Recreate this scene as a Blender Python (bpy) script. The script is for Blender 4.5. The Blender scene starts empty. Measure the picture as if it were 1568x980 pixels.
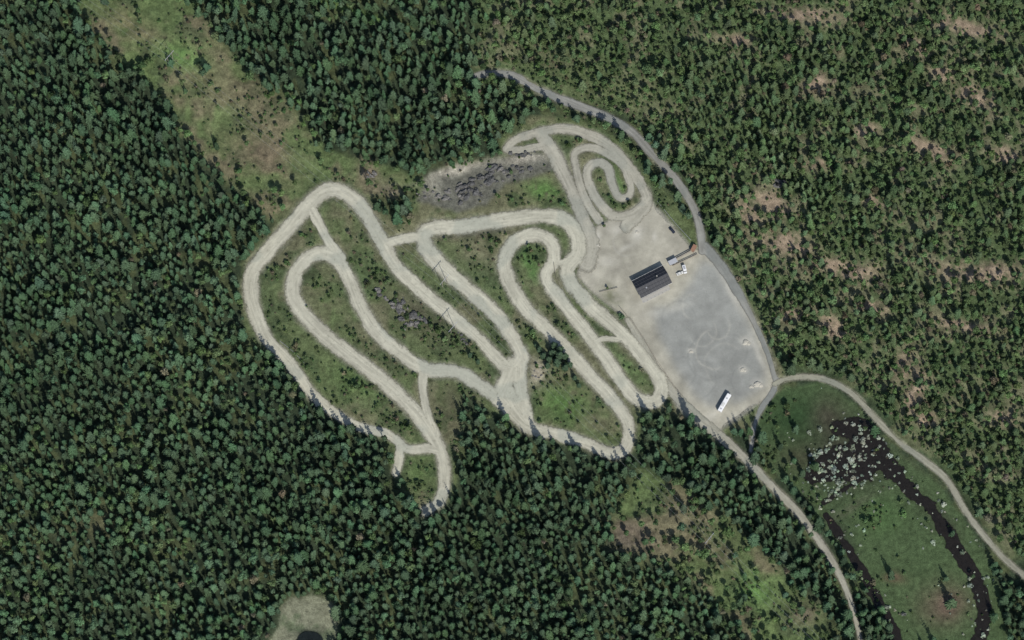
import bpy, bmesh, math, random
import numpy as np
from mathutils import Vector, noise as mnoise
random.seed(11)
rng = np.random.default_rng(7)
R = math.radians
# ------------------------------------------------------------------ survey: map units -> metres on the ground
TILT = R(14); DIST = 2500.0; F = DIST/0.4
CT, ST = math.cos(TILT), math.sin(TILT)
def W(u, v):
    u = np.asarray(u, float); v = np.asarray(v, float)
    a = (u-784)/F; b = (490-v)/F
    t = -DIST*CT/(-CT+b*ST)
    return t*a, -DIST*ST+t*(ST+b*CT)
def P(u, v, z=0.0):
    x, y = W(u, v); return Vector((float(x), float(y), z))

# ------------------------------------------------------------------ numpy noise
def vn(x, y, seed):
    xi = np.floor(x).astype(np.int64); yi = np.floor(y).astype(np.int64)
    fx = x-xi; fy = y-yi
    fx = fx*fx*(3-2*fx); fy = fy*fy*(3-2*fy)
    def h(a, b):
        n = (a*374761393+b*668265263+seed*144269) & 0xffffffff
        n = ((n ^ (n >> 13))*1274126177) & 0xffffffff
        n = n ^ (n >> 16)
        return (n & 0xffff)/65535.0
    return (h(xi, yi)*(1-fx)+h(xi+1, yi)*fx)*(1-fy)+(h(xi, yi+1)*(1-fx)+h(xi+1, yi+1)*fx)*fy
def fbm(u, v, s, o=3, seed=0):
    t = 0; a = 1; n = 0
    for k in range(o):
        t = t+a*vn(u/s*2**k+17.3*k, v/s*2**k+5.1*k, seed+k); n += a; a *= 0.55
    return t/n
def sm(x, a, b):
    t = np.clip((x-a)/(b-a), 0, 1); return t*t*(3-2*t)

def pip(u, v, poly):
    ins = np.zeros(u.shape, bool); n = len(poly)
    for i in range(n):
        x1, y1 = poly[i]; x2, y2 = poly[(i+1) % n]
        if y1 == y2: continue
        c = ((y1 > v) != (y2 > v)) & (u < (x2-x1)*(v-y1)/(y2-y1)+x1)
        ins ^= c
    return ins
def blur(a, r):
    r = int(r)
    if r < 1: return a
    for ax in (0, 1):
        for _ in range(2):
            p = np.pad(a, [(r+1, r) if k == ax else (0, 0) for k in (0, 1)], mode='edge')
            c = np.cumsum(p, axis=ax)
            n = a.shape[ax]
            if ax == 0: a = (c[2*r+1:2*r+1+n]-c[:n])/(2*r+1)
            else: a = (c[:, 2*r+1:2*r+1+n]-c[:, :n])/(2*r+1)
    return a

class Grid:
    def __init__(s, u0, u1, v0, v1, st, warp=5.0, ws=30):
        s.st = st; s.u = np.arange(u0, u1+.01, st); s.v = np.arange(v0, v1+.01, st)
        s.U, s.V = np.meshgrid(s.u, s.v); s.u0 = u0; s.v0 = v0
        s.dU = s.U+(fbm(s.U, s.V, ws, 3, 50)-.5)*2*warp
        s.dV = s.V+(fbm(s.U, s.V, ws, 3, 60)-.5)*2*warp
    def poly(s, pts, soft=2, warp=True):
        m = pip(s.dU if warp else s.U, s.dV if warp else s.V, pts).astype(float)
        return blur(m, soft/s.st)
    def blob(s, cx, cy, rx, ry, ang=0):
        c, n = math.cos(R(ang)), math.sin(R(ang))
        x = s.dU-cx; y = s.dV-cy
        return np.exp(-(((x*c+y*n)/rx)**2+((-x*n+y*c)/ry)**2))
    def stroke(s, lines):
        D = np.full(s.U.shape, 9.0); A = np.zeros(s.U.shape); L = np.zeros(s.U.shape)
        off = 0
        for pts, w in lines:
            sp = spline(pts); acc = off
            ws = w if isinstance(w, (list, tuple)) else [w, w]
            n = len(sp)
            for k in range(n-1):
                x1, y1 = sp[k]; x2, y2 = sp[k+1]
                t = k/(n-1)*(len(ws)-1); i = min(int(t), len(ws)-2)
                hw = (ws[i]*(1-(t-i))+ws[i+1]*(t-i))/2
                m = hw*2.6+3
                c0 = max(0, int((min(x1, x2)-m-s.u0)/s.st)); c1 = min(len(s.u), int((max(x1, x2)+m-s.u0)/s.st)+2)
                r0 = max(0, int((min(y1, y2)-m-s.v0)/s.st)); r1 = min(len(s.v), int((max(y1, y2)+m-s.v0)/s.st)+2)
                dx, dy = x2-x1, y2-y1; l = math.hypot(dx, dy)
                if l < 1e-6: continue
                if c1 <= c0 or r1 <= r0: acc += l; continue
                uu = s.U[r0:r1, c0:c1]; vv = s.V[r0:r1, c0:c1]
                q = np.clip(((uu-x1)*dx+(vv-y1)*dy)/l/l, 0, 1)
                ex = uu-x1-q*dx; ey = vv-y1-q*dy
                d = np.hypot(ex, ey)/hw
                sg = np.sign(ex*dy-ey*dx)
                cur = D[r0:r1, c0:c1]; b = d < cur
                cur[b] = d[b]; A[r0:r1, c0:c1][b] = (acc+q*l)[b]; L[r0:r1, c0:c1][b] = (d*sg*hw)[b]
                acc += l
            off += 977
        return D, A, L
def spline(pts, step=3.0):
    p = [pts[0]]+list(pts)+[pts[-1]]
    out = []
    for i in range(1, len(p)-2):
        a, b, c, d = [np.array(q, float) for q in p[i-1:i+3]]
        n = max(2, int(np.linalg.norm(c-b)/step))
        for k in range(n):
            t = k/n
            out.append(tuple(.5*((2*b)+(-a+c)*t+(2*a-5*b+4*c-d)*t*t+(-a+3*b-3*c+d)*t**3)))
    out.append(tuple(pts[-1])); return out

# ------------------------------------------------------------------ survey data
LOOP_OUT = [(797,549),(787,560),(772,559),(757,545),(735,520),(700,490),(662,460),(632,433),(605,405),(583,368),(562,330),(538,303),(510,291),(483,304),(448,343),(413,382),(388,415),(384,450),(394,488),(410,520),(436,547),(455,572),(480,606),(512,632),(552,654),(590,664),(612,678)]
LOOP_MAIN = [(651,783),(672,768),(681,735),(674,690),(650,650),(612,607),(572,572),(530,540),(490,507),(462,478),(448,448),(455,415),(478,392),(505,390),(530,418),(552,468),(575,505),(612,540),(655,566),(697,569),(735,590),(772,620),(808,654),(850,664),(895,678),(935,694),(958,684),(962,650),(938,612),(905,577),(872,540),(838,505),(803,470),(778,428),(773,395),(792,368),(822,359),(845,374),(848,402),(836,425),(862,465),(897,508),(930,552),(955,588),(978,612),(1003,614),(1014,592),(998,565),(968,528),(935,495),(900,465),(872,430),(868,410),(884,388),(882,358),(862,336),(822,331),(762,339),(702,347),(662,350),(648,362),(656,385),(682,413),(722,448),(760,484),(787,520),(800,548)]
TRACK = [(LOOP_OUT, [19,18,20,21,22,23,23,22,19,17,14,13]), (LOOP_MAIN, [16,22,23,20,21,19,18,20,22,19,20,21,22,22,24,20]),
 ([(612,678),(612,700),(606,724)],[14,12]), ([(606,672),(625,688),(655,687),(672,690)],[14,15]),
 ([(648,570),(648,600),(655,635),(668,668)],[14,11,14]), ([(478,322),(492,350),(505,372),(522,395)],[15,12,16]),
 ([(592,374),(615,366),(645,362)],[13,15]), ([(908,525),(925,519),(946,520)],[9,8]),
 ([(785,558),(775,585),(765,605)],[24,26,20]), ([(796,556),(796,590),(806,640)],[22,22,20]),([(780,600),(792,625),(808,648)],[22,20]),
 ([(850,402),(862,402),(878,392)],[9,9]),
]
KART = [([(776,228),(790,214),(828,202),(870,198),(918,214),(953,243),(978,278),(990,305),(972,326),(942,332),(922,316),(905,290),(899,263),(912,249),(930,256),(938,282),(948,302),(962,300),(966,285),(955,255),(930,235),(900,226),(880,236),(884,266),(896,305),(917,338)],[13,14,15,16,14,13,12,11,12,13]),
 ([(776,228),(800,230),(835,222)],[13,11]),([(828,205),(850,240),(868,275),(888,322),(905,370),(900,400)],[20,22,20,18,22,30]),
 ([(990,305),(985,320),(960,345)],[18,22])]
ACCESS = [([(724,118),(752,112),(785,116),(825,138),(880,160),(930,180),(968,203),(1000,238),(1035,275),(1060,315),(1072,350),(1075,385)],[9,12,13,12,12,12,12,11,12]),
 ([(1078,378),(1108,412),(1140,465),(1168,520),(1184,565),(1187,592),(1168,622),(1155,650),(1150,690)],[16,14,10,10,8,6])]
FOREST_ROAD = [([(962,490),(985,530),(1015,580),(1055,628),(1095,662),(1135,697),(1175,738),(1215,778),(1250,822),(1280,870),(1302,920),(1318,985),(1325,1060)],[10,12,14,16,14,12,12,11,10,8,6,5])]
FOOTPATH = [([(1186,588),(1215,578),(1260,580),(1305,603),(1340,640),(1375,675),(1415,705),(1450,735),(1480,785),(1515,830),(1545,862),(1580,890),(1680,960)],[8,9,9,8,9,9,8,9,10,11])]
CLEARING = [(415,1130),(412,985),(428,958),(430,930),(452,912),(478,908),(502,922),(516,948),(512,985),(505,1130)]
TRACKZONE = [(368,450),(374,398),(428,335),(485,280),(535,278),(578,322),(612,345),(635,300),(655,262),(700,250),(768,236),(762,212),(815,178),(890,180),(965,222),(1012,285),(1078,365),(1135,425),(1200,570),(1196,602),(1165,650),(1112,666),(1060,648),(1020,628),(984,630),(978,686),(945,702),(890,686),(800,662),(735,618),(705,600),(708,650),(698,760),(652,792),(622,756),(598,720),(588,674),(480,620),(430,560),(376,510)]
CORR_UL = [(112,-150),(118,0),(150,55),(205,105),(258,155),(282,205),(325,258),(380,300),(420,345),(490,300),(640,300),(650,268),(560,250),(500,228),(455,180),(425,150),(372,110),(335,55),(290,0),(270,-150)]
CORR_DL = [(935,795),(985,715),(1060,755),(1130,815),(1200,875),(1262,940),(1270,1130),(1190,1130),(1140,965),(1080,900),(1010,850),(950,850)]
MIXED = [(735,-150),(730,60),(720,110),(790,150),(860,130),(1000,190),(1060,290),(1110,400),(1200,560),(1300,580),(1400,680),(1470,740),(1540,850),(1800,960),(1800,-150)]
BOG = [(1162,650),(1180,610),(1205,592),(1262,588),(1305,618),(1350,665),(1410,712),(1455,762),(1500,835),(1530,905),(1545,990),(1560,1100),(1380,1100),(1365,980),(1325,905),(1275,822),(1235,765),(1190,722),(1165,695)]
YARD = [(998,308),(1032,345),(1060,380),(1088,385),(1112,420),(1142,468),(1172,530),(1188,578),(1180,605),(1132,642),(1102,660),(1066,652),(1036,622),(1008,566),(984,522),(962,492),(940,474),(905,446),(884,420),(892,396),(898,368),(915,345),(955,328),(980,312)]
ROCKY = [(640,305),(655,268),(700,260),(775,246),(832,236),(848,258),(815,275),(770,285),(745,320),(700,325),(665,312)]

# ------------------------------------------------------------------ materials
def newmat(name):
    m = bpy.data.materials.new(name); m.use_nodes = True
    nt = m.node_tree; nt.nodes.clear()
    o = nt.nodes.new('ShaderNodeOutputMaterial'); b = nt.nodes.new('ShaderNodeBsdfPrincipled')
    nt.links.new(b.outputs[0], o.inputs[0]); b.inputs['Specular IOR Level'].default_value = .2
    return m, nt, b, o
def noisenode(nt, scale, detail=4, rough=.6):
    tc = nt.nodes.new('ShaderNodeNewGeometry'); n = nt.nodes.new('ShaderNodeTexNoise')
    nt.links.new(tc.outputs['Position'], n.inputs['Vector'])
    n.inputs['Scale'].default_value = scale; n.inputs['Detail'].default_value = detail; n.inputs['Roughness'].default_value = rough
    return n.outputs[0]
def mrange(nt, sock, a, b, c, d):
    m = nt.nodes.new('ShaderNodeMapRange'); nt.links.new(sock, m.inputs[0])
    for i, x in enumerate((a, b, c, d)): m.inputs[i+1].default_value = x
    return m.outputs[0]
def mul(nt, colsock, fac):
    m = nt.nodes.new('ShaderNodeVectorMath'); m.operation = 'SCALE'
    nt.links.new(colsock, m.inputs[0]); nt.links.new(fac, m.inputs['Scale']); return m.outputs[0]
def math2(nt, op, a, b):
    m = nt.nodes.new('ShaderNodeMath'); m.operation = op
    for i, x in enumerate((a, b)):
        if isinstance(x, (int, float)): m.inputs[i].default_value = x
        else: nt.links.new(x, m.inputs[i])
    return m.outputs[0]
def sheet_mat(name, rough=.9, n1=(.5, .7, 1.3), n2=(2.5, .8, 1.2), bump=.3, alpha=True, spec=.15, edge=.5):
    m, nt, b, o = newmat(name)
    a = nt.nodes.new('ShaderNodeAttribute'); a.attribute_name = 'Col'
    f = math2(nt, 'MULTIPLY', mrange(nt, noisenode(nt, n1[0]), .3, .7, n1[1], n1[2]), mrange(nt, noisenode(nt, n2[0]), .3, .7, n2[1], n2[2]))
    nt.links.new(mul(nt, a.outputs['Color'], f), b.inputs['Base Color'])
    b.inputs['Roughness'].default_value = rough; b.inputs['Specular IOR Level'].default_value = spec
    if bump:
        bp = nt.nodes.new('ShaderNodeBump'); bp.inputs['Strength'].default_value = bump; bp.inputs['Distance'].default_value = .4
        nt.links.new(noisenode(nt, 1.2, 5, .7), bp.inputs['Height']); nt.links.new(bp.outputs[0], b.inputs['Normal'])
    if alpha:
        c = nt.nodes.new('ShaderNodeAttribute'); c.attribute_name = 'cover'
        s = math2(nt, 'ADD', c.outputs['Fac'], mrange(nt, noisenode(nt, .6, 4, .7), .3, .7, -edge/2, edge/2))
        al = mrange(nt, s, .25, .9, 0, 1)
        nt.links.new(al, b.inputs['Alpha'])
    return m
def solid(name, col, rough=.6, spec=.3, var=.12, scale=3, metal=0):
    m, nt, b, o = newmat(name)
    rgb = nt.nodes.new('ShaderNodeRGB'); rgb.outputs[0].default_value = (*col, 1)
    nt.links.new(mul(nt, rgb.outputs[0], mrange(nt, noisenode(nt, scale), .3, .7, 1-var, 1+var)), b.inputs['Base Color'])
    b.inputs['Roughness'].default_value = rough; b.inputs['Specular IOR Level'].default_value = spec; b.inputs['Metallic'].default_value = metal
    return m
def foliage_mat(name, col=None):
    m, nt, b, o = newmat(name)
    s = nt.nodes.new('ShaderNodeAttribute'); s.attribute_name = 'shade'
    if col is None:
        a = nt.nodes.new('ShaderNodeAttribute'); a.attribute_type = 'INSTANCER'; a.attribute_name = 'tint'; cs = a.outputs['Color']
    else:
        a = nt.nodes.new('ShaderNodeRGB'); a.outputs[0].default_value = (*col, 1); cs = a.outputs[0]
    nt.links.new(mul(nt, cs, s.outputs['Fac']), b.inputs['Base Color'])
    b.inputs['Roughness'].default_value = .8; b.inputs['Specular IOR Level'].default_value = .08
    return m
BARK = solid('bark', (.11, .085, .06), .9, .1, .3)

# ------------------------------------------------------------------ mesh helpers
def mk(name, verts, faces, mats, smooth=False, fattr=None, matidx=None, link=True):
    me = bpy.data.meshes.new(name); me.from_pydata([tuple(v) for v in verts], [], faces)
    for m in mats: me.materials.append(m)
    if matidx is not None: me.polygons.foreach_set('material_index', matidx)
    if smooth: me.polygons.foreach_set('use_smooth', [True]*len(me.polygons))
    if fattr is not None:
        at = me.attributes.new('shade', 'FLOAT', 'FACE'); at.data.foreach_set('value', fattr)
    me.update(); ob = bpy.data.objects.new(name, me)
    if link: bpy.context.scene.collection.objects.link(ob)
    return ob
def grid_mesh(name, U, V, Z, cells, attrs, mat):
    r, c = U.shape; x, y = W(U, V)
    idx = np.arange(r*c).reshape(r, c)
    q = np.stack([idx[:-1, :-1], idx[1:, :-1], idx[1:, 1:], idx[:-1, 1:]], -1)
    q = q[cells] if cells is not None else q.reshape(-1, 4)
    used = np.unique(q); remap = np.zeros(r*c, np.int64); remap[used] = np.arange(len(used)); q = remap[q]
    co = np.stack([x.ravel()[used], y.ravel()[used], Z.ravel()[used]], -1).astype(np.float32)
    me = bpy.data.meshes.new(name)
    me.vertices.add(len(co)); me.vertices.foreach_set('co', co.ravel())
    me.loops.add(q.size); me.loops.foreach_set('vertex_index', q.ravel().astype(np.int32))
    me.polygons.add(len(q)); me.polygons.foreach_set('loop_start', (np.arange(len(q))*4).astype(np.int32))
    me.polygons.foreach_set('use_smooth', np.ones(len(q), bool))
    me.update(calc_edges=True)
    for k, a in attrs.items():
        if a.ndim == 3:
            d = np.concatenate([a.reshape(-1, 3)[used], np.ones((len(used), 1))], 1).astype(np.float32)
            me.attributes.new(k, 'FLOAT_COLOR', 'POINT').data.foreach_set('color', d.ravel())
        else:
            me.attributes.new(k, 'FLOAT', 'POINT').data.foreach_set('value', a.ravel()[used].astype(np.float32))
    me.materials.append(mat)
    ob = bpy.data.objects.new(name, me); bpy.context.scene.collection.objects.link(ob); return ob
def lerp(c, col, m):
    m = np.clip(m, 0, 1)[..., None]; return c*(1-m)+np.array(col)*m

# ------------------------------------------------------------------ GROUND
G = Grid(-120, 1688, -110, 1090, 2, 9, 45)
U, V = G.U, G.V
allroads = TRACK+KART+ACCESS+FOREST_ROAD+FOOTPATH
RD, _, _ = G.stroke(allroads)
FPD, _, _ = G.stroke([(FOOTPATH[0][0], 24)])
# keep-clear strip lies on the south side of the path
FPS = np.minimum(FPD, np.roll(FPD, 3, axis=0))
clr = G.poly(CLEARING, 4); RD = np.where(clr > .5, .5, RD)
zone = G.poly(TRACKZONE, 2, False); ul = G.poly(CORR_UL, 5); dl = G.poly(CORR_DL, 6); mixed = G.poly(MIXED, 8)
bog = G.poly(BOG, 3); yard = G.poly(YARD, 2, False)
n1 = fbm(U, V, 70, 4, 1); n2 = fbm(U, V, 28, 4, 9); n3 = fbm(U, V, 9, 3, 21); n4 = fbm(U, V, 150, 3, 33)
col = np.ones(U.shape+(3,))*np.array([.032, .047, .026])
col = lerp(col, (.07, .085, .038), sm(n2, .48, .66)*.8)
brown = np.zeros(U.shape)
for (a, b, rx, ry, an) in [(1400,70,28,14,20),(1445,110,22,10,10),(1180,310,28,16,30),(1205,375,48,15,10),(1290,412,64,15,8),(1425,232,40,13,15),(1272,500,32,13,35),(1400,600,16,40,10),(1500,420,70,16,5),(1250,250,25,12,0),(1330,200,20,10,0),(1150,325,22,12,50),(1490,150,30,15,30),(1210,480,20,9,0),(1540,640,18,10,0),(1380,560,14,20,0),(1220,20,60,8,5),(1480,40,50,12,15),(1340,310,26,10,20),(1330,470,30,12,10),(1470,500,40,10,10),(1250,130,20,14,0),(1540,240,24,12,0),(1130,60,22,10,0),(1420,640,16,12,0)]:
    brown = np.maximum(brown, G.blob(a, b, rx, ry, an))
brown = np.clip(brown*1.3, 0, 1)*mixed
col = lerp(col, (.08, .115, .05), mixed*.9)
col = lerp(col, (.155, .15, .092), mixed*sm(n2, .48, .66)*.7)
col = lerp(col, (.26, .205, .145), brown*sm(n3, .2, .5))
openm = np.clip(ul+dl, 0, 1)
col = lerp(col, (.1, .14, .056), openm); col = lerp(col, (.155, .135, .085), openm*sm(n1, .45, .62)*.85); col = lerp(col, (.06, .08, .04), openm*sm(n2, .55, .7)*.7)
col = lerp(col, (.095, .122, .054), zone); col = lerp(col, (.135, .13, .078), zone*sm(n1, .48, .62)*.8); col = lerp(col, (.055, .078, .036), zone*sm(n2, .5, .64)*.8)
for (a, b, rx, ry, an, c3, s) in [(275,80,50,24,35,(.11,.2,.06),.95),(205,40,50,22,20,(.17,.15,.085),.8),(400,240,65,28,25,(.14,.115,.075),.9),(330,130,40,30,30,(.13,.14,.07),.7),(380,160,50,24,40,(.15,.135,.08),.7),
    (830,290,28,16,0,(.085,.165,.045),.9),(860,615,45,28,30,(.08,.145,.043),.9),(555,600,60,20,35,(.085,.145,.048),.7),(948,283,12,24,-15,(.085,.16,.045),.9),(812,405,12,30,-25,(.085,.17,.05),.8),
    (740,395,50,22,30,(.15,.15,.09),.8),(640,480,55,30,40,(.085,.075,.055),.8),(565,262,22,12,40,(.22,.17,.125),.9),(600,290,25,10,10,(.2,.17,.12),.7),(690,620,22,40,0,(.085,.08,.05),.8),
    (645,720,14,25,0,(.08,.14,.045),.6),(150,805,55,28,0,(.12,.12,.065),.8),(560,420,25,40,30,(.095,.135,.058),.6),(960,560,14,30,-35,(.09,.15,.055),.7),(500,450,30,45,-10,(.085,.12,.048),.6),
    (720,360,60,8,0,(.14,.12,.08),.5),(822,572,14,24,20,(.34,.3,.23),.9),(970,820,40,20,30,(.13,.105,.08),.8),(1100,850,30,25,40,(.13,.105,.075),.7),(1150,905,30,20,30,(.1,.19,.055),.8),
    (1060,780,30,14,30,(.15,.14,.085),.8),(1230,940,25,20,0,(.16,.13,.095),.7),(910,130,110,30,15,(.095,.13,.054),.8),(850,90,60,20,10,(.13,.13,.075),.6),(960,830,22,18,0,(.13,.11,.085),.6),(540,18,70,5,12,(.1,.17,.05),.8),(1060,350,8,50,-20,(.1,.13,.05),.6),
    (400,450,14,60,-5,(.06,.085,.04),.5),(690,500,50,18,40,(.06,.075,.04),.7),(740,430,40,30,20,(.075,.105,.048),.5)]:
    col = lerp(col, c3, G.blob(a, b, rx, ry, an)*s*sm(n3, .1, .5))
# bog
col = lerp(col, (.06, .092, .04), bog)
for (a, b, rx, ry, an, c3, s) in [(1215,640,48,42,0,(.028,.058,.022),.97),(1268,640,26,30,0,(.06,.055,.038),.85),(1225,700,32,22,0,(.055,.058,.032),.8),(1300,700,62,50,20,(.03,.026,.022),.95),(1380,850,75,50,50,(.06,.092,.04),.8),(1350,790,30,24,0,(.065,.12,.042),.8),(1450,925,34,30,0,(.13,.085,.068),.85),(1372,885,16,9,0,(.12,.08,.055),.8),(1400,700,40,10,40,(.07,.08,.045),.6),(1300,780,40,7,-30,(.09,.1,.06),.7),(1440,800,40,16,50,(.035,.035,.025),.7),(1290,820,14,40,-30,(.03,.04,.025),.7)]:
    col = lerp(col, c3, G.blob(a, b, rx, ry, an)*s*bog)
col = lerp(col, (.2, .195, .145), sm(RD, 1.75, .9)*.75*sm(n3, .15, .6))
col = lerp(col, (.27, .26, .215), yard)
rocky = G.poly(ROCKY, 3); col = lerp(col, (.12, .12, .1), rocky*.9); col = lerp(col, (.36, .335, .27), G.blob(700, 262, 50, 7, -15)*.95); col = lerp(col, (.36,.335,.27), G.blob(800,247,38,7,-8)*.95); col = lerp(col, (.3,.29,.23), G.blob(660,285,14,14,0)*.8)
col = lerp(col, (.12, .145, .085), clr); col = lerp(col, (.2, .205, .14), clr*sm(n2, .4, .55)*.9)
col = lerp(col, (.02,.03,.02), G.blob(472,972,22,9,0))
col *= (1+(n3-.5)*.5)[..., None]
flat = np.clip(blur(np.clip(sm(RD, 2.2, 1.1)+yard+bog, 0, 1), 2), 0, 1)
H = (n1-.5)*5+(n2-.5)*2.2+(n3-.5)*.7
H = H*(1-zone*.5)
Hg = H*(1-flat)+.45*sm(flat, 1, .5)*zone
Hg = np.where(flat > .97, np.minimum(Hg, 0), Hg)
uu = np.concatenate([[-5000, -2200, -900, -400], G.u, [2000, 2500, 3800, 6600]])
vv = np.concatenate([[-5000, -2200, -900, -400], G.v, [1400, 1900, 3000, 5800]])
UU, VV = np.meshgrid(uu, vv)
pad = ((4, 4), (4, 4))
grid_mesh('ground', UU, VV, np.pad(Hg, pad), None, {'Col': np.pad(col, pad+((0, 0),), mode='edge')},
          sheet_mat('ground_soil_grass', n1=(.35, .65, 1.35), n2=(1.6, .6, 1.4), bump=.8, alpha=False))
def hgt(u, v):
    c = np.clip(((np.asarray(u)-G.u0)/2).astype(int), 0, len(G.u)-1); r = np.clip(((np.asarray(v)-G.v0)/2).astype(int), 0, len(G.v)-1)
    return Hg[r, c]
def samp(a, u, v):
    c = np.clip(((u-G.u0)/2).astype(int), 0, len(G.u)-1); r = np.clip(((v-G.v0)/2).astype(int), 0, len(G.v)-1)
    return a[r, c]

def sheet(name, g, cover, colr, z, mat):
    m = cover > .02
    cells = m[:-1, :-1] | m[1:, :-1] | m[:-1, 1:] | m[1:, 1:]
    return grid_mesh(name, g.U, g.V, np.full(g.U.shape, z), cells, {'Col': colr, 'cover': cover}, mat)
gravel = sheet_mat('track_gravel', n1=(.25, .92, 1.08), n2=(1.5, .94, 1.06), bump=.15, edge=.6)
packed = sheet_mat('packed_gravel', n1=(.18, .9, 1.1), n2=(1.1, .94, 1.06), bump=.1, edge=.4)
T = Grid(360, 1225, 90, 810, 1, 3, 25)
def track_sheet(name, lines, z, base, mat, g=T, edgec=.82):
    D, A, L = g.stroke(lines)
    D = D+(fbm(g.U, g.V, 16, 3, 4)-.5)*.55
    cov = sm(D, 1.42, .68)
    st = fbm(A/24, L/1.8, 1, 3, 14); lo = fbm(g.U, g.V, 55, 3, 5)
    c = np.ones(g.U.shape+(3,))*np.array(base)
    c = c*(1+(st-.5)*.5+(lo-.5)*.45)[..., None]
    c = lerp(c, np.array(base)*np.array([.7, .75, .78]), sm(lo, .5, .64)*.65)
    c = c*(edgec+(1-edgec)*sm(D, 1.1, .5))[..., None]
    return sheet(name, g, cov, c, z, mat)
# yard
yc = T.poly(YARD, 3, True); yc = np.clip(yc, 0, 1)
c = np.ones(T.U.shape+(3,))*np.array([.345, .328, .265])
f1 = fbm(T.U, T.V, 40, 4, 71); f2 = fbm(T.U, T.V, 12, 3, 72)
c *= (1+(f1-.5)*.65+(f2-.5)*.4)[..., None]
DARK = [(1000,468),(1028,470),(1050,445),(1075,400),(1100,402),(1125,450),(1150,500),(1172,560),(1172,590),(1132,618),(1090,624),(1062,604),(1030,560),(1004,505)]
dk = T.poly(DARK, 6); c = lerp(c, np.array([.252, .258, .238])[None, None]*(1+(f1-.5)*.35+(f2-.5)*.2)[..., None], dk*.92)
ringm = np.zeros(T.U.shape); ringd = np.zeros(T.U.shape)
for i, (a, b, r, s) in enumerate([(1092,535,27,.5),(1086,545,33,.35),(1075,505,22,.3),(1045,570,20,.3),(1110,560,30,.25),(1040,490,26,.3),(1100,500,18,.4),(1120,540,24,.35),(1060,470,16,.4),(1135,580,16,.4),(960,370,20,.3),(1070,580,26,.35)]):
    d = np.hypot(T.dU-a, (T.dV-b)*.9); k = np.exp(-((d-r)/1.6)**2)*s*sm(np.sin(np.arctan2(T.dV-b, T.dU-a)+a), -.4, .3)
    if i % 2 == 0: ringm = np.maximum(ringm, k)
    else: ringd = np.maximum(ringd, k)
c = lerp(c, (.38, .37, .32), ringm); c = lerp(c, (.16, .165, .155), ringd*.8)
for (a, b, rx, ry, an, s) in [(975,358,8,12,20,.8),(958,380,12,4,-30,.5),(1003,362,4,8,0,.6),(1058,537,6,4,0,.8),(1000,480,16,7,-10,.4),(1040,470,20,5,-20,.4),(1138,566,7,5,0,.8),(1142,524,9,7,30,.7),(1160,587,8,8,0,.6),(1120,450,5,30,-28,.5),(1160,540,4,30,-25,.5),(930,400,16,8,0,.4),(915,362,5,8,0,.8),(1095,635,20,7,-35,.5),(1000,455,22,5,-25,.5),(945,350,14,8,-20,.4)]:
    c = lerp(c, (.52, .5, .43), T.blob(a, b, rx, ry, an)*s)
for (a, b, rx, ry, an, s) in [(935,455,18,10,30,.8),(930,437,10,6,0,.5),(955,490,8,14,-30,.6),(1020,635,14,5,40,.5)]:
    c = lerp(c, (.12, .13, .07), T.blob(a, b, rx, ry, an)*s*sm(f2, .2, .6))
sheet('gravel_yard', T, yc, c, .06, packed)
track_sheet('access_road', ACCESS, .11, (.25, .25, .225), packed)
FR = Grid(940, 1345, 480, 1075, 1, 3, 25)
track_sheet('forest_road', FOREST_ROAD, .16, (.33, .32, .26), gravel, FR)
FP = Grid(1170, 1700, 560, 1020, 1.5, 3, 25)
track_sheet('footpath', FOOTPATH, .21, (.28, .275, .215), gravel, FP)
track_sheet('practice_track', KART, .26, (.36, .345, .28), gravel)
track_sheet('gravel_race_track', TRACK, .31, (.45, .435, .345), gravel)
# stream and pools
B = Grid(1150, 1600, 580, 1090, 1.5, 7, 18)
D, A, L = B.stroke([([(1285,655),(1315,662),(1345,690),(1370,725),(1400,755),(1435,790),(1462,835),(1490,880),(1508,930),(1500,985),(1490,1060)],[26,34,26,18,20,22,24,20,24,28]),
  ([(1245,725),(1290,712),(1330,700)],[26,64,50]),([(1265,790),(1295,835),(1325,885),(1350,930),(1372,985),(1385,1060)],[10,14,14,16,18]),([(1262,770),(1300,745),(1345,715)],[6,8,10])])
D = D+(fbm(B.U, B.V, 14, 4, 81)-.5)*1.5
cov = sm(D, 1.2, .85)
wm = sheet_mat('bog_water_surface', rough=.25, n1=(.3, .8, 1.2), n2=(1, .8, 1.2), bump=.03, spec=.25)
sheet('stream_water', B, cov, np.ones(B.U.shape+(3,))*np.array([.016, .014, .012]), .3, wm)
Q = Grid(440, 505, 950, 1010, 1, 2, 12)
sheet('pond_water', Q, sm(np.hypot((Q.dU-474)/22, (Q.dV-984)/17), 1.1, .9), np.ones(Q.U.shape+(3,))*np.array([.012, .016, .015]), .36, wm)

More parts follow.
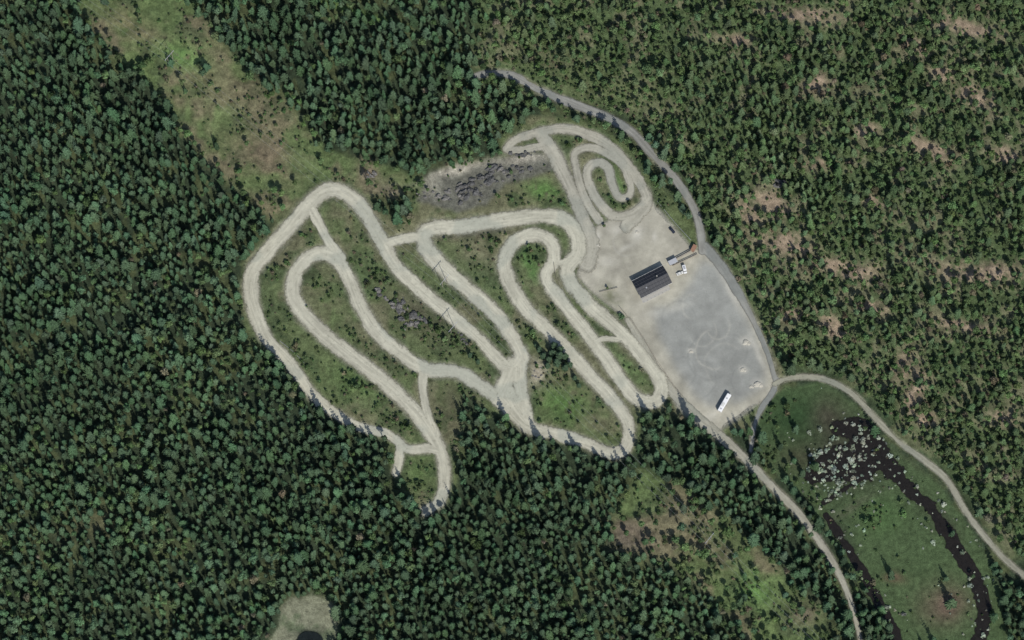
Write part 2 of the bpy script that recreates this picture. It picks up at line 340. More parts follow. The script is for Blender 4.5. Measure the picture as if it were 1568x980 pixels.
# ------------------------------------------------------------------ TREES (prototypes)
def conifer(name, h, r, seed, col_mat, nl=12):
    rd = random.Random(seed); vs = []; fs = []; sh = []; mi = []
    n = 6
    for k in range(n):
        a = 2*math.pi*k/n; vs.append((.16*math.cos(a), .16*math.sin(a), -.6))
    vs.append((0, 0, h*.97))
    for k in range(n): fs.append((k, (k+1) % n, n)); sh.append(1); mi.append(1)
    ecc = rd.uniform(0, 6.28)
    for i in range(nl):
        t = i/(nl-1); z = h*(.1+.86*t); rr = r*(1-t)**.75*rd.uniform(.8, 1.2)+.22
        nb = int(9-4*t); a0 = rd.uniform(0, 6.28)
        for j in range(nb):
            a = a0+2*math.pi*j/nb+rd.uniform(-.35, .35); ln = rr*rd.uniform(.6, 1.25)*(1+.18*math.cos(a-ecc))
            dr = rd.uniform(.2, .45)*ln; zz = z+rd.uniform(-.25, .25)
            for (da, s0, s1, wd) in ((0, 0, 1, .24), (.42, .3, .85, .18), (-.42, .3, .85, .18)):
                bx, by, bz = ln*s0*math.cos(a)*.8, ln*s0*math.sin(a)*.8, zz-dr*s0
                ex, ey = ln*s1*math.cos(a+da), ln*s1*math.sin(a+da); ez = zz-dr*s1**1.3+rd.uniform(-.1, .1)
                mx, my, mz = (bx+ex)/2, (by+ey)/2, (bz+ez)/2
                w = ln*wd; px, py = -math.sin(a+da)*w, math.cos(a+da)*w
                k = len(vs)
                vs += [(bx, by, bz), (mx+px, my+py, mz-.14*ln), (ex, ey, ez), (mx-px, my-py, mz-.14*ln), (mx, my, mz+.06*ln)]
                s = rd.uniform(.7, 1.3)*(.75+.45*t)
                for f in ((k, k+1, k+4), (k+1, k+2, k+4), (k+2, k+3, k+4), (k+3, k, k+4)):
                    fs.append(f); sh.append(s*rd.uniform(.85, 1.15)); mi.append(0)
    return mk(name, vs, fs, [col_mat, BARK], False, sh, mi, False)
def leafy(name, h, r, seed, col_mat, n=420, blobs=9, leaf=.5, low=.35):
    rd = random.Random(seed); vs = []; fs = []; sh = []; mi = []
    def limb(p, q, r0, r1):
        k = len(vs); d = (Vector(q)-Vector(p)).normalized(); x = d.orthogonal().normalized(); y = d.cross(x)
        for (c, rr) in ((p, r0), (q, r1)):
            for i in range(5):
                a = i*1.2566; vs.append(tuple(Vector(c)+x*rr*math.cos(a)+y*rr*math.sin(a)))
        for i in range(5): fs.append((k+i, k+(i+1) % 5, k+5+(i+1) % 5, k+5+i)); sh.append(1); mi.append(1)
    limb((0, 0, -.5), (0, 0, h*.6), .05*r+.05, .03*r+.03)
    bl = []
    for i in range(blobs):
        a = i*2.4+rd.uniform(-.4, .4); q = r*.62*math.sqrt(i/blobs)*rd.uniform(.7, 1.2)
        z = h*(low+(1-low)*(.62-.35*(q/r)+rd.uniform(-.12, .16)))
        bl.append((q*math.cos(a), q*math.sin(a), z, r*rd.uniform(.34, .52), rd.uniform(.75, 1.25)))
        limb((0, 0, h*.3), (bl[-1][0], bl[-1][1], z-.1), .03*r+.02, .015)
    for i in range(n):
        b = bl[i % blobs]
        d = Vector((rd.gauss(0, 1), rd.gauss(0, 1), rd.gauss(.25, .9))).normalized()
        c = Vector(b[:3])+Vector((d.x, d.y, d.z*.8))*b[3]*rd.uniform(.6, 1.12)
        nn = (d+Vector((rd.gauss(0, .5), rd.gauss(0, .5), rd.gauss(.2, .5)))).normalized()
        x = nn.orthogonal().normalized(); y = nn.cross(x); s = leaf*rd.uniform(.6, 1.3); t = rd.uniform(0, 3.14)
        x, y = x*math.cos(t)+y*math.sin(t), y*math.cos(t)-x*math.sin(t)
        k = len(vs)
        vs.extend([tuple(c-x*s), tuple(c-y*s*.6+nn*.05), tuple(c+x*s), tuple(c+y*s*.6-nn*.05)])
        fs.append((k, k+1, k+2, k+3)); sh.append(b[4]*rd.uniform(.75, 1.25)); mi.append(0)
    return mk(name, vs, fs, [col_mat, BARK], False, sh, mi, False)
FM = foliage_mat('foliage')
def coll(name, obs):
    c = bpy.data.collections.new(name)
    for o in obs: c.objects.link(o)
    return c
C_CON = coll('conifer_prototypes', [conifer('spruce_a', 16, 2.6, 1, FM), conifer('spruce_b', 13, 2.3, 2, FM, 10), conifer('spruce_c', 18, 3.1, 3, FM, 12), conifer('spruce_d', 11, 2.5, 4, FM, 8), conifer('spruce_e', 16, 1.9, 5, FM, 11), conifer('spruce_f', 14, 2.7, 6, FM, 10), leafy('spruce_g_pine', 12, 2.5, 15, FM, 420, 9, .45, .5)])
C_DEC = coll('broadleaf_prototypes', [leafy('birch_a', 9, 2.6, 11, FM), leafy('birch_b', 8, 2.2, 12, FM, 380, 7), leafy('pine_c', 11, 2.3, 13, FM, 420, 8, .42, .5), leafy('birch_d', 7, 2.9, 14, FM, 460, 11)])
C_SHR = coll('shrub_prototypes', [leafy('shrub_a', 1.6, 1.0, 21, FM, 110, 5, .28, .1), leafy('shrub_b', 1.1, 1.2, 22, FM, 110, 6, .3, .1), leafy('shrub_c', 2.4, 1.1, 23, FM, 140, 6, .29, .1)])
def scatter(name, u, v, scale, tint, nvar, collection, tilt=.04):
    n = len(u); x, y = W(u, v); z = hgt(u, v)
    me = bpy.data.meshes.new(name); me.vertices.add(n)
    me.vertices.foreach_set('co', np.stack([x, y, z], -1).astype(np.float32).ravel())
    def at(k, ty, d, f): me.attributes.new(k, ty, 'POINT').data.foreach_set(f, d)
    rot = np.stack([rng.normal(0, tilt, n), rng.normal(0, tilt, n), rng.uniform(0, 6.28, n)], -1)
    at('rot', 'FLOAT_VECTOR', rot.astype(np.float32).ravel(), 'vector')
    at('scl', 'FLOAT_VECTOR', scale.astype(np.float32).ravel(), 'vector')
    at('tint', 'FLOAT_COLOR', np.concatenate([tint, np.ones((n, 1))], 1).astype(np.float32).ravel(), 'color')
    at('idx', 'INT', rng.integers(0, nvar, n).astype(np.int32), 'value')
    ob = bpy.data.objects.new(name, me); bpy.context.scene.collection.objects.link(ob)
    ng = bpy.data.node_groups.new(name+'_nodes', 'GeometryNodeTree')
    ng.interface.new_socket('Geometry', in_out='INPUT', socket_type='NodeSocketGeometry')
    ng.interface.new_socket('Geometry', in_out='OUTPUT', socket_type='NodeSocketGeometry')
    N = ng.nodes; gi = N.new('NodeGroupInput'); go = N.new('NodeGroupOutput'); ip = N.new('GeometryNodeInstanceOnPoints')
    ci = N.new('GeometryNodeCollectionInfo'); ci.inputs['Collection'].default_value = collection
    ci.inputs['Separate Children'].default_value = True; ci.inputs['Reset Children'].default_value = True
    def na(k, ty):
        a = N.new('GeometryNodeInputNamedAttribute'); a.data_type = ty; a.inputs['Name'].default_value = k
        return next(o for o in a.outputs if o.enabled and o.name == 'Attribute')
    lk = ng.links.new
    lk(gi.outputs[0], ip.inputs['Points']); lk(ci.outputs[0], ip.inputs['Instance']); ip.inputs['Pick Instance'].default_value = True
    lk(na('idx', 'INT'), ip.inputs['Instance Index']); lk(na('rot', 'FLOAT_VECTOR'), ip.inputs['Rotation']); lk(na('scl', 'FLOAT_VECTOR'), ip.inputs['Scale'])
    lk(ip.outputs[0], go.inputs[0])
    md = ob.modifiers.new('scatter', 'NODES'); md.node_group = ng
    return ob
def cand(sp, jit=.7):
    s = sp/.4
    a = np.arange(-115, 1683, s); b = np.arange(-105, 1085, s*.87)
    A, Bv = np.meshgrid(a, b); A = A+(np.arange(len(b)) % 2)[:, None]*s/2
    A = A+rng.uniform(-jit, jit, A.shape)*s; Bv = Bv+rng.uniform(-jit, jit, A.shape)*s
    return A.ravel(), Bv.ravel()
def thin(u, v, rad):
    cell = {}; keep = np.zeros(len(u), bool)
    for i in rng.permutation(len(u)):
        r = rad[i]; ci_, cj = int(u[i]//10), int(v[i]//10); ok = True
        for a in (-1, 0, 1):
            for b in (-1, 0, 1):
                for j in cell.get((ci_+a, cj+b), ()):
                    if (u[i]-u[j])**2+(v[i]-v[j])**2 < (r+rad[j])**2*.25: ok = False; break
                if not ok: break
            if not ok: break
        if ok: keep[i] = True; cell.setdefault((ci_, cj), []).append(i)
    return keep
pathclear = sm(FPS, 1.25, .9)
clear = np.clip(sm(RD, 1.75, 1.3)+zone*1.0+pathclear, 0, 1)
lowd = G.blob(900,140,170,55,15)*.8
gap = sm(fbm(U, V, 60, 3, 91), .56, .7); gap2 = sm(fbm(U, V, 20, 2, 93), .62, .78)
dark = np.clip(G.blob(1190,200,130,90,20)+G.blob(1070,140,40,60,0)*.6+G.blob(1250,300,80,40,0)*.6, 0, 1)
dens = 1-.25*gap-.35*gap2
dens = np.where(mixed > .5, .78-.4*sm(n2, .48, .62)+.25*dark, dens)
dens = dens*(1-.97*np.clip(ul, 0, 1))*(1-.85*dl)*(1-clear)*(1-.985*bog)*(1-lowd)*(1-.9*brown)*(1-clr)
for (a, b, rx, ry, s) in [(150,805,50,24,.75),(690,80,60,6,.8),(540,18,70,5,.9),(600,285,40,18,.9),(965,825,34,22,.7),(472,960,40,36,1.2),(730,620,14,12,.8),(150,505,70,6,.6),(50,515,60,6,.6),(200,590,30,8,.5),(90,610,40,6,.4),(780,820,30,10,.4)]:
    dens = dens*(1-np.clip(G.blob(a, b, rx, ry)*s, 0, 1))
u, v = cand(2.8)
d = samp(dens, u, v); keep = rng.random(len(u)) < d; u, v = u[keep], v[keep]
stand = samp(fbm(U, V, 45, 3, 95), u, v)
s = np.clip(rng.normal(.88, .19, len(u))+(stand-.5)*.7, .42, 1.4)
keep = thin(u, v, 9.2*(.45+.55*s)); u, v, s = u[keep], v[keep], s[keep]
mx = samp(mixed, u, v); dkk = samp(dark, u, v); nb_ = samp(n4, u, v)
pdec = np.where(mx > .5, .6-.5*dkk, .04+.22*sm(nb_, .5, .62))
pdec = np.where(samp(np.clip(ul+dl+lowd, 0, 1), u, v) > .35, .8, pdec)
isdec = rng.random(len(u)) < pdec
def tints(n, base, var): return np.array(base)*(1+rng.normal(0, var, (n, 1)))*(1+rng.normal(0, .05, (n, 3)))
uc, vc = u[~isdec], v[~isdec]; n = len(uc); mc = mx[~isdec][:, None]
t = tints(n, (.062, .106, .057), .15)*(1-mc)+tints(n, (.078, .118, .056), .18)*mc
t *= (.5+.6*samp(n4, uc, vc)+.5*samp(n2, uc, vc))[:, None]
sc_ = s[~isdec]*(1-.1*mc[:, 0]); s3 = np.stack([sc_*rng.uniform(.85, 1.2, n), sc_*rng.uniform(.85, 1.2, n), sc_], -1)
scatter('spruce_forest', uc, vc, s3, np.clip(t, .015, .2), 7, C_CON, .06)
ud, vd = u[isdec], v[isdec]; n = len(ud)
t = tints(n, (.09, .14, .058), .18)*(.6+.8*samp(n2, ud, vd))[:, None]; br = rng.random(n) < .06; t[br] = tints(br.sum(), (.15, .135, .09), .2)
sd_ = s[isdec]*.95; scatter('birch_and_pine_woodland', ud, vd, np.stack([sd_]*3, -1), np.clip(t, .02, .25), 4, C_DEC)
# shrubs
sd = np.clip(.5*zone*sm(n2, .47, .6)+.08*zone+.5*np.clip(ul+dl, 0, 1)*sm(n2, .5, .66)+.05*openm+.5*mixed+lowd*.6+.03*bog, 0, 1)*(1-np.clip(sm(RD, 1.75, 1.3)+yard*1.0, 0, 1))*(1-rocky*.6)*(1-.6*brown)*(1-.8*pathclear)
for (a, b, rx, ry, s0) in [(680,508,50,20,.7),(640,500,40,20,.5),(1320,790,36,16,.5),(1175,700,14,30,.8),(1240,768,16,18,.7),(720,600,20,10,.5),(1345,920,14,50,.4),(1180,630,8,20,.6)]:
    sd = np.clip(sd+G.blob(a, b, rx, ry, 35 if a < 1000 else 0)*s0*(1-sm(RD, 1.7, 1.3)), 0, 1)
u, v = cand(2.5, .5); keep = rng.random(len(u)) < samp(sd, u, v); u, v = u[keep], v[keep]; n = len(u)
t = tints(n, (.07, .108, .045), .25); br = rng.random(n) < .15; t[br] = tints(br.sum(), (.125, .115, .075), .2)
s = np.clip(rng.lognormal(-.22, .42, n), .3, 2.4); scatter('shrubs', u, v, np.stack([s]*3, -1), np.clip(t, .02, .25), 3, C_SHR)
# pale tussocks in the wet bog
bu = []
for (a, b, sx, sy, k) in [(1285,712,32,28,210),(1330,690,22,22,50),(1380,745,22,25,20),(1440,800,30,30,24),(1490,880,16,40,30),(1300,830,20,40,24),(1350,940,18,30,20),(1500,960,16,20,16),(1260,745,14,14,25),(1285,650,20,12,14)]:
    bu.append(np.stack([rng.normal(a, sx, k), rng.normal(b, sy, k)], -1))
bu = np.concatenate(bu); k = pip(bu[:, 0], bu[:, 1], BOG) & (samp(RD, bu[:, 0], bu[:, 1]) > 1.6); bu = bu[k]; n = len(bu)
s = np.clip(rng.lognormal(-.2, .45, n), .3, 1.8)
scatter('bog_tussocks', bu[:, 0], bu[:, 1], np.stack([s, s, s*.6], -1), np.clip(tints(n, (.27, .31, .235), .3), .05, .5), 3, C_SHR)

# lone trees in and beside the track
LM = foliage_mat('lone_foliage', (.055, .09, .052)); LD = foliage_mat('lone_birch_foliage', (.08, .12, .05))
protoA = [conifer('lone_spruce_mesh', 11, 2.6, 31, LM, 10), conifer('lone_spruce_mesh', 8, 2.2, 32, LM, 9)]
protoB = [leafy('lone_birch_mesh', 6, 2.0, 33, LD, 320, 7, .4), leafy('lone_birch_mesh', 4, 1.6, 34, LD, 240, 6, .35)]
def lone(nm, src, u, v, s):
    o = bpy.data.objects.new(nm, src.data); bpy.context.scene.collection.objects.link(o)
    o.location = P(u, v, float(hgt(u, v))-.05); o.scale = (s, s, s*random.uniform(.9, 1.1)); o.rotation_euler = (0, 0, random.uniform(0, 6.28))
for (a, b, s) in [(845,543,1.3),(857,537,1.35),(866,548,1.1),(832,548,1),(852,558,1.2),(866,566,1),(880,580,.9),(838,562,.9),(848,532,1.1),(826,537,.9),(840,552,1.1),(858,548,1.3),(720,546,.8),(732,556,.7),(610,764,1.0),(622,776,.9),(820,530,.7),(872,560,.9),(886,592,.7)]:
    lone('spruce_tree', random.choice(protoA), a, b, s)
for (a, b, s) in [(925,347,.8),(768,462,.6),(702,528,.9),(694,520,.8),(930,442,.5),(640,295,.6),(655,292,.7),(760,300,.7),(780,310,.6),(470,470,.5),(590,445,.6),(575,450,.6),(660,500,.8),(690,512,.7),(680,506,.7),(845,590,.6),(820,600,.7),(555,640,.6),(500,600,.5),(880,620,.6),(1190,655,.9),(1205,715,1.0),(1220,740,1.1),(1420,800,.7)]:
    lone('birch_tree', random.choice(protoB), a, b, s)

# ------------------------------------------------------------------ rocks
ROCK = solid('rock_surface', (.15, .145, .135), .9, .15, .6, .9)
DROCK = solid('dark_rock_surface', (.09, .09, .088), .9, .15, .6, .8)
SAND = solid('pale_gravel', (.42, .4, .34), .95, .1, .15, 1.5)
def lumps(name, u, v, items, mat, rough=.4):
    bm = bmesh.new()
    for (du, dv, rx, ry, rz, an) in items:
        r = bmesh.ops.create_icosphere(bm, subdivisions=3, radius=1)
        sd = random.uniform(0, 99)
        for w in r['verts']:
            c = w.co.copy(); k = 1+rough*mnoise.fractal(c*1.6+Vector((sd, sd, 0)), .8, 2, 4)
            c = c*k; x, y = c.x*rx, c.y*ry; ca, sa = math.cos(R(an)), math.sin(R(an))
            w.co = (x*ca-y*sa+du*.4, x*sa+y*ca-dv*.4, c.z*rz)
    me = bpy.data.meshes.new(name); bm.to_mesh(me); bm.free(); me.materials.append(mat)
    o = bpy.data.objects.new(name, me); bpy.context.scene.collection.objects.link(o); o.location = P(u, v, float(hgt(u, v))); return o
def rnd_items(n, su, sv, r0, r1, an=0, hz=.75):
    out = []
    for _ in range(n):
        r = random.uniform(r0, r1); ca, sa = math.cos(R(-an)), math.sin(R(-an)); a, b = random.gauss(0, su), random.gauss(0, sv)
        out.append((a*ca-b*sa, a*sa+b*ca, r*random.uniform(.8, 1.6), r*random.uniform(.5, 1), r*hz*random.uniform(.6, 1.2), an+random.uniform(-30, 30)))
    return out
for (a, b, n, su, sv, r0, r1, an, m_) in [(605,465,14,14,6,.8,2.2,-35,ROCK),(632,497,10,10,7,.7,1.8,-30,ROCK),(618,480,12,16,8,.9,2.4,-30,DROCK),(706,518,6,7,3,.6,1.4,-40,DROCK),(735,278,20,16,9,.9,2.9,20,DROCK),(715,292,12,16,8,.8,2.4,20,DROCK),(685,298,14,14,8,.6,1.8,10,ROCK),(752,272,14,18,8,.6,1.9,12,ROCK),(785,262,10,18,4,.7,1.7,8,DROCK),(800,236,12,14,1.5,.6,1.3,3,DROCK),(570,270,6,9,5,.6,1.4,-40,ROCK),(1190,285,8,14,7,.8,2,0,DROCK),(650,300,8,8,4,.4,1.0,0,ROCK),(822,574,6,4,8,.4,1.0,0,ROCK)]:
    lumps('rock_outcrop', a, b, rnd_items(n, su, sv, r0, r1, an), m_)
for (a, b, r) in [(1142,524,2.0),(1160,588,2.2),(1137,566,1.5),(1058,538,1.1),(915,376,1.1),(975,355,1.0),(1150,592,1.2)]:
    lumps('gravel_heap', a, b, [(0, 0, r, r*.8, r*.4, 20), (r*2.2, r, r*.6, r*.6, r*.3, 60), (-r*1.4, r*1.4, r*.5, r*.4, r*.2, 0)], SAND, .25)

# ------------------------------------------------------------------ built objects
def empty(name, loc, rz):
    e = bpy.data.objects.new(name, None); bpy.context.scene.collection.objects.link(e); e.location = loc; e.rotation_euler = (0, 0, rz); return e
def box(name, par, loc, size, mat, bev=0, rot=(0, 0, 0), cuts=0):
    bm = bmesh.new(); bmesh.ops.create_cube(bm, size=1)
    for w in bm.verts: w.co = Vector((w.co.x*size[0], w.co.y*size[1], w.co.z*size[2]))
    if bev: bmesh.ops.bevel(bm, geom=bm.edges[:], offset=bev, segments=3, affect='EDGES')
    me = bpy.data.meshes.new(name); bm.to_mesh(me); bm.free(); me.materials.append(mat)
    o = bpy.data.objects.new(name, me); bpy.context.scene.collection.objects.link(o); o.parent = par; o.location = loc; o.rotation_euler = rot; return o
def cyl(name, par, loc, r, h, mat, rot=(0, 0, 0), seg=16, r2=None):
    bm = bmesh.new(); bmesh.ops.create_cone(bm, cap_ends=True, segments=seg, radius1=r, radius2=r if r2 is None else r2, depth=h)
    me = bpy.data.meshes.new(name); bm.to_mesh(me); bm.free(); me.materials.append(mat)
    o = bpy.data.objects.new(name, me); bpy.context.scene.collection.objects.link(o); o.parent = par; o.location = loc; o.rotation_euler = rot; return o
ROOF = solid('dark_metal_roof', (.024, .026, .032), .5, .3, .25, 1.2)
SEAM = solid('roof_seam', (.06, .062, .07), .5, .3, .1)
WALL = solid('dark_timber_wall', (.13, .1, .075), .8, .2, .2)
TRIM = solid('white_trim', (.6, .6, .57), .6, .2, .05)
GLASS = solid('window_glass', (.02, .025, .03), .1, .5, .1)
WOOD = solid('grey_wood', (.3, .27, .22), .85, .1, .25)
CONC = solid('concrete', (.38, .37, .34), .9, .1, .15)
WHITE = solid('white_paint', (.78, .78, .77), .3, .5, .04)
RUB = solid('rubber', (.02, .02, .02), .8, .1, .1)
DARKC = solid('dark_car_paint', (.03, .035, .05), .3, .5, .1)
ORNG = solid('rusty_paint', (.27, .15, .1), .6, .3, .15)
GALV = solid('galvanised_steel', (.35, .36, .38), .5, .4, .1)

# clubhouse
an = math.atan2(26, 50)
hb = empty('clubhouse_building', P(998, 434), an)
L_, Wd, hw = 20.0, 10.5, 3.4
box('foundation', hb, (0, 0, .15), (L_+.6, Wd+.6, .5), CONC, .03)
box('walls', hb, (0, 0, hw/2+.3), (L_, Wd, hw), WALL)
rise = 2.4; run = Wd/2+.9; sl = math.atan2(rise, run); ln = math.hypot(rise, run)
for sgn, nm in ((-1, 'south'), (1, 'north')):
    o = box('roof_'+nm, hb, (0, sgn*run/2, hw+.35+rise/2), (L_+1.6, ln, .14), ROOF, 0, (-sgn*sl, 0, 0))
    for k in range(11):
        x = -(L_+1.4)/2+k*(L_+1.4)/10
        box('roof_seam_%d_%s' % (k, nm), hb, (x, sgn*(run/2+.03), hw+.35+rise/2+.1), (.16, ln-.1, .09), SEAM, 0, (-sgn*sl, 0, 0))
    box('fascia_'+nm, hb, (0, sgn*(run+.08), hw+.3), (L_+1.7, .12, .28), TRIM)
    for q in (.33, .66):
        box('snow_rail_%s_%d' % (nm, q*100), hb, (0, sgn*run*q, hw+.55+rise*(1-q)), (L_+1.2, .2, .1), SEAM)
box('ridge_cap', hb, (0, 0, hw+.45+rise), (L_+1.6, .3, .12), SEAM)
for x in (-L_/2-.0, L_/2+.0):
    o = mk('gable', [(x, -Wd/2+.02, hw+.3), (x, Wd/2-.02, hw+.3), (x, 0, hw+.25+rise*.9)], [(0, 1, 2)], [WALL]); o.parent = hb
cyl('chimney', hb, (4, 1.4, hw+2.6), .35, 1.6, CONC)
box('vent', hb, (-5, -2, hw+2.0), (.8, .8, .8), GALV, .05)
for k in range(6):
    x = -8+k*3.2
    box('window_frame_%d' % k, hb, (x, -Wd/2-.03, 2.0), (1.5, .08, 1.3), TRIM); box('window_%d' % k, hb, (x, -Wd/2-.06, 2.0), (1.3, .08, 1.1), GLASS)
box('door', hb, (9.0, -Wd/2-.04, 1.35), (1, .08, 2.1), TRIM)
box('garage_door', hb, (-L_/2-.04, 0, 1.8), (.08, 3.2, 2.9), TRIM)
box('terrace', hb, (-1, -Wd/2-2.0, .2), (L_-1, 3.0, .2), CONC, .02)
for k in range(8): box('terrace_post_%d' % k, hb, (-10+k*2.6, -Wd/2-3.4, .7), (.12, .12, 1), WOOD)
sh_ = empty('storage_shed', P(1030, 402), an)
box('walls', sh_, (0, 0, 1.2), (5, 2.4, 2.4), WALL); box('roof', sh_, (0, 0, 2.5), (5.5, 3, .14), GALV, .02, (R(6), 0, 0)); box('door', sh_, (1, -1.24, 1.1), (.9, .06, 2), TRIM)
ct = empty('shipping_container', P(1062, 381), R(62))
box('body', ct, (0, 0, 1.35), (4.2, 2.3, 2.4), ORNG, .03)
for k in range(14): box('rib_%d' % k, ct, (-1.9+k*.29, 0, 1.35), (.1, 2.38, 2.2), ORNG)
box('roof_edge', ct, (0, 0, 2.58), (4.25, 2.35, .06), ORNG)
for i, (sx, sy) in enumerate([(1, 1), (1, -1), (-1, 1), (-1, -1)]): box('corner_%d' % i, ct, (sx*2.08, sy*1.12, 1.3), (.15, .15, 2.6), GALV)
def fence(name, pts, mat, hgt_=1.2, sp=2.5, thick=.1, board=.2):
    sp_ = spline(pts, 2); W3 = [P(a, b) for a, b in sp_]
    vs = []; fs = []
    def bx(c, ax, l, w, h):
        ax = ax.normalized(); sd = Vector((-ax.y, ax.x, 0)); k = len(vs)
        for dz in (-h/2, h/2):
            for (i, j) in ((-1, -1), (1, -1), (1, 1), (-1, 1)): vs.append(tuple(c+ax*i*l/2+sd*j*w/2+Vector((0, 0, dz))))
        fs.extend([(k, k+3, k+2, k+1), (k+4, k+5, k+6, k+7), (k, k+1, k+5, k+4), (k+1, k+2, k+6, k+5), (k+2, k+3, k+7, k+6), (k+3, k, k+4, k+7)])
    acc = 0
    for i in range(len(W3)-1):
        d = W3[i+1]-W3[i]; l = d.length
        if l < 1e-4: continue
        for z in (hgt_*.45, hgt_*.9): bx((W3[i]+W3[i+1])/2+Vector((0, 0, z+.06)), d, l, thick, board)
        acc += l
        if acc > sp: acc = 0; bx(W3[i]+Vector((0, 0, hgt_/2)), d, .14, .14, hgt_)
    return mk(name, vs, fs, [mat])
fence('timber_fence', [(948,470),(966,492),(990,528),(1015,566),(1044,608)], WOOD, 1.3)
fence('timber_fence', [(1034,398),(1062,383)], WOOD, 2.0, 2, .5)
fence('timber_fence', [(1030,408),(1068,390)], WOOD, 1.6, 2, .3)
fence('timber_fence', [(918,448),(946,441)], WOOD, 1.2)
fence('timber_fence', [(848,402),(852,425),(866,450)], WOOD, 1.0)
fence('guard_rail', [(1006,308),(1034,342),(1058,368)], GALV, .8)
fence('guard_rail', [(428,522),(448,538),(466,556)], GALV, .8)

def wheels(par, xs, y, r, w):
    for i, x in enumerate(xs):
        for j, sg in enumerate((-1, 1)): cyl('wheel_%d_%d' % (i, j), par, (x, sg*y, r), r, w, RUB, (R(90), 0, 0)); cyl('hub_%d_%d' % (i, j), par, (x, sg*(y+.02), r), r*.5, w+.02, GALV, (R(90), 0, 0))
ba = math.atan2(29, 17)
bs = empty('bus', P(1109, 618, .06), ba)
box('body', bs, (0, 0, 1.85), (12.4, 2.75, 2.75), WHITE, .22); box('skirt', bs, (0, 0, .55), (12.0, 2.6, .5), DARKC, .05)
for sg in (-1, 1):
    for k in range(8): box('side_window_%d_%d' % (k, sg), bs, (-5.1+k*1.4, sg*1.375, 2.25), (1.3, .05, .95), GLASS, .02)
box('windscreen', bs, (6.2, 0, 2.1), (.06, 2.3, 1.5), GLASS, .02); box('rear_window', bs, (-6.2, 0, 2.4), (.06, 2.0, .8), GLASS, .02)
box('air_conditioner', bs, (-1.5, 0, 3.32), (2.6, 1.6, .24), TRIM, .08); box('roof_hatch', bs, (3, 0, 3.27), (.9, .9, .12), GALV, .04); box('roof_hatch_rear', bs, (-4.4, 0, 3.27), (.9, .9, .12), GALV, .04)
for sg in (-1, 1): box('mirror_%d' % sg, bs, (6.35, sg*1.55, 2.4), (.15, .25, .5), DARKC, .03)
wheels(bs, (-3.6, 3.9), 1.2, .5, .32)
def van(name, u, v, rz, mat):
    e = empty(name, P(u, v, .06), rz)
    box('cargo_body', e, (-.6, 0, 1.35), (3.9, 2.0, 2.0), mat, .15); box('bonnet', e, (1.95, 0, .85), (1.5, 1.9, .95), mat, .15)
    box('windscreen', e, (1.42, 0, 1.7), (.5, 1.75, .85), GLASS, .08, (0, R(-20), 0)); box('roof_rack', e, (-.8, 0, 2.42), (2.2, 1.3, .06), GALV)
    for sg in (-1, 1): box('side_window_%d' % sg, e, (.8, sg*1.0, 1.75), (.8, .04, .6), GLASS)
    box('bumper', e, (2.72, 0, .5), (.15, 1.8, .3), DARKC, .04); wheels(e, (-1.6, 1.7), .9, .36, .24); return e
def car(name, u, v, rz, mat):
    e = empty(name, P(u, v, .06), rz)
    box('body', e, (0, 0, .65), (4.4, 1.8, .65), mat, .16); box('cabin', e, (-.25, 0, 1.15), (2.2, 1.55, .6), GLASS, .2); box('roof', e, (-.3, 0, 1.46), (1.6, 1.4, .07), mat, .03)
    box('bumper_front', e, (2.2, 0, .45), (.15, 1.6, .25), DARKC, .04); box('bumper_rear', e, (-2.2, 0, .45), (.15, 1.6, .25), DARKC, .04)
    wheels(e, (-1.35, 1.35), .82, .32, .2); return e
van('white_van', 1048, 413, R(-75), WHITE)
car('parked_car', 1041, 419, R(20), TRIM)
car('parked_car', 1029, 353, R(-50), DARKC)
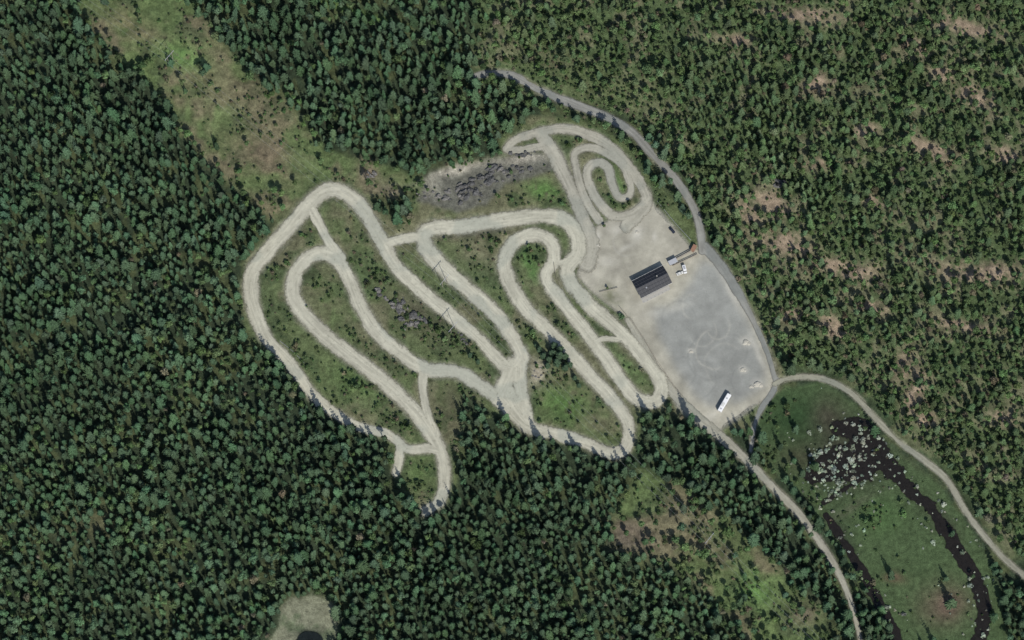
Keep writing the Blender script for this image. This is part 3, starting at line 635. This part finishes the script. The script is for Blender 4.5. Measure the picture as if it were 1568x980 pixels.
def hframe(u, v):
    rz = math.atan2(-390, 480)
    e = empty('power_pylon', P(u, v, float(hgt(u, v))), rz+math.pi/2)
    for i, x in enumerate((-2, 2)): cyl('pole_%d' % i, e, (x, 0, 6.5), .17, 13.4, WOOD, seg=10, r2=.12)
    box('crossarm', e, (0, 0, 12.2), (8.4, .22, .25), GALV)
    for i, x in enumerate((-3.8, 0, 3.8)): cyl('insulator_%d' % i, e, (x, 0, 11.7), .1, .8, GALV, seg=8)
    return e
hframe(681, 436); hframe(694, 508); hframe(262, 95); hframe(1085, 830)
def wires(name, pts):
    cu = bpy.data.curves.new(name, 'CURVE'); cu.dimensions = '3D'; cu.bevel_depth = .025; cu.materials.append(GALV)
    for off in (-3.8, 0, 3.8):
        for (p, q) in zip(pts[:-1], pts[1:]):
            A_, B_ = P(*p), P(*q); d = (B_-A_).normalized(); s_ = Vector((-d.y, d.x, 0))*off
            sp = cu.splines.new('POLY'); sp.points.add(16)
            for k in range(17):
                t = k/16; c_ = A_.lerp(B_, t)+s_; sp.points[k].co = (c_.x, c_.y, 11.4-4*4*t*(1-t)*.5, 1)
    o = bpy.data.objects.new(name, cu); bpy.context.scene.collection.objects.link(o)
wires('power_line', [(-100, -160), (262, 95), (681, 436), (1085, 830), (1300, 1040)])

# ------------------------------------------------------------------ light, sky, camera
sc = bpy.context.scene
w = bpy.data.worlds.new('World'); sc.world = w; w.use_nodes = True; nt = w.node_tree
bg = nt.nodes['Background']; sky = nt.nodes.new('ShaderNodeTexSky'); sky.sky_type = 'NISHITA'; sky.sun_disc = False
sky.sun_elevation = R(43); sky.sun_rotation = R(157); nt.links.new(sky.outputs[0], bg.inputs[0]); bg.inputs[1].default_value = .105
sl_ = bpy.data.lights.new('sun', 'SUN'); sl_.energy = 4.2; sl_.angle = R(.5); sl_.color = (1, .965, .9)
so = bpy.data.objects.new('sun', sl_); sc.collection.objects.link(so); so.rotation_euler = (R(47), 0, R(23)); so.location = (0, 0, 300)
cam = bpy.data.cameras.new('camera'); co = bpy.data.objects.new('camera', cam); sc.collection.objects.link(co)
co.location = (0, -DIST*ST, DIST*CT); co.rotation_euler = (TILT, 0, 0); cam.sensor_width = 36; cam.lens = 36*F/1568
cam.clip_start = 10; cam.clip_end = 12000; sc.camera = co
sc.view_settings.view_transform = 'Standard'; sc.view_settings.look = 'None'; sc.view_settings.exposure = 0
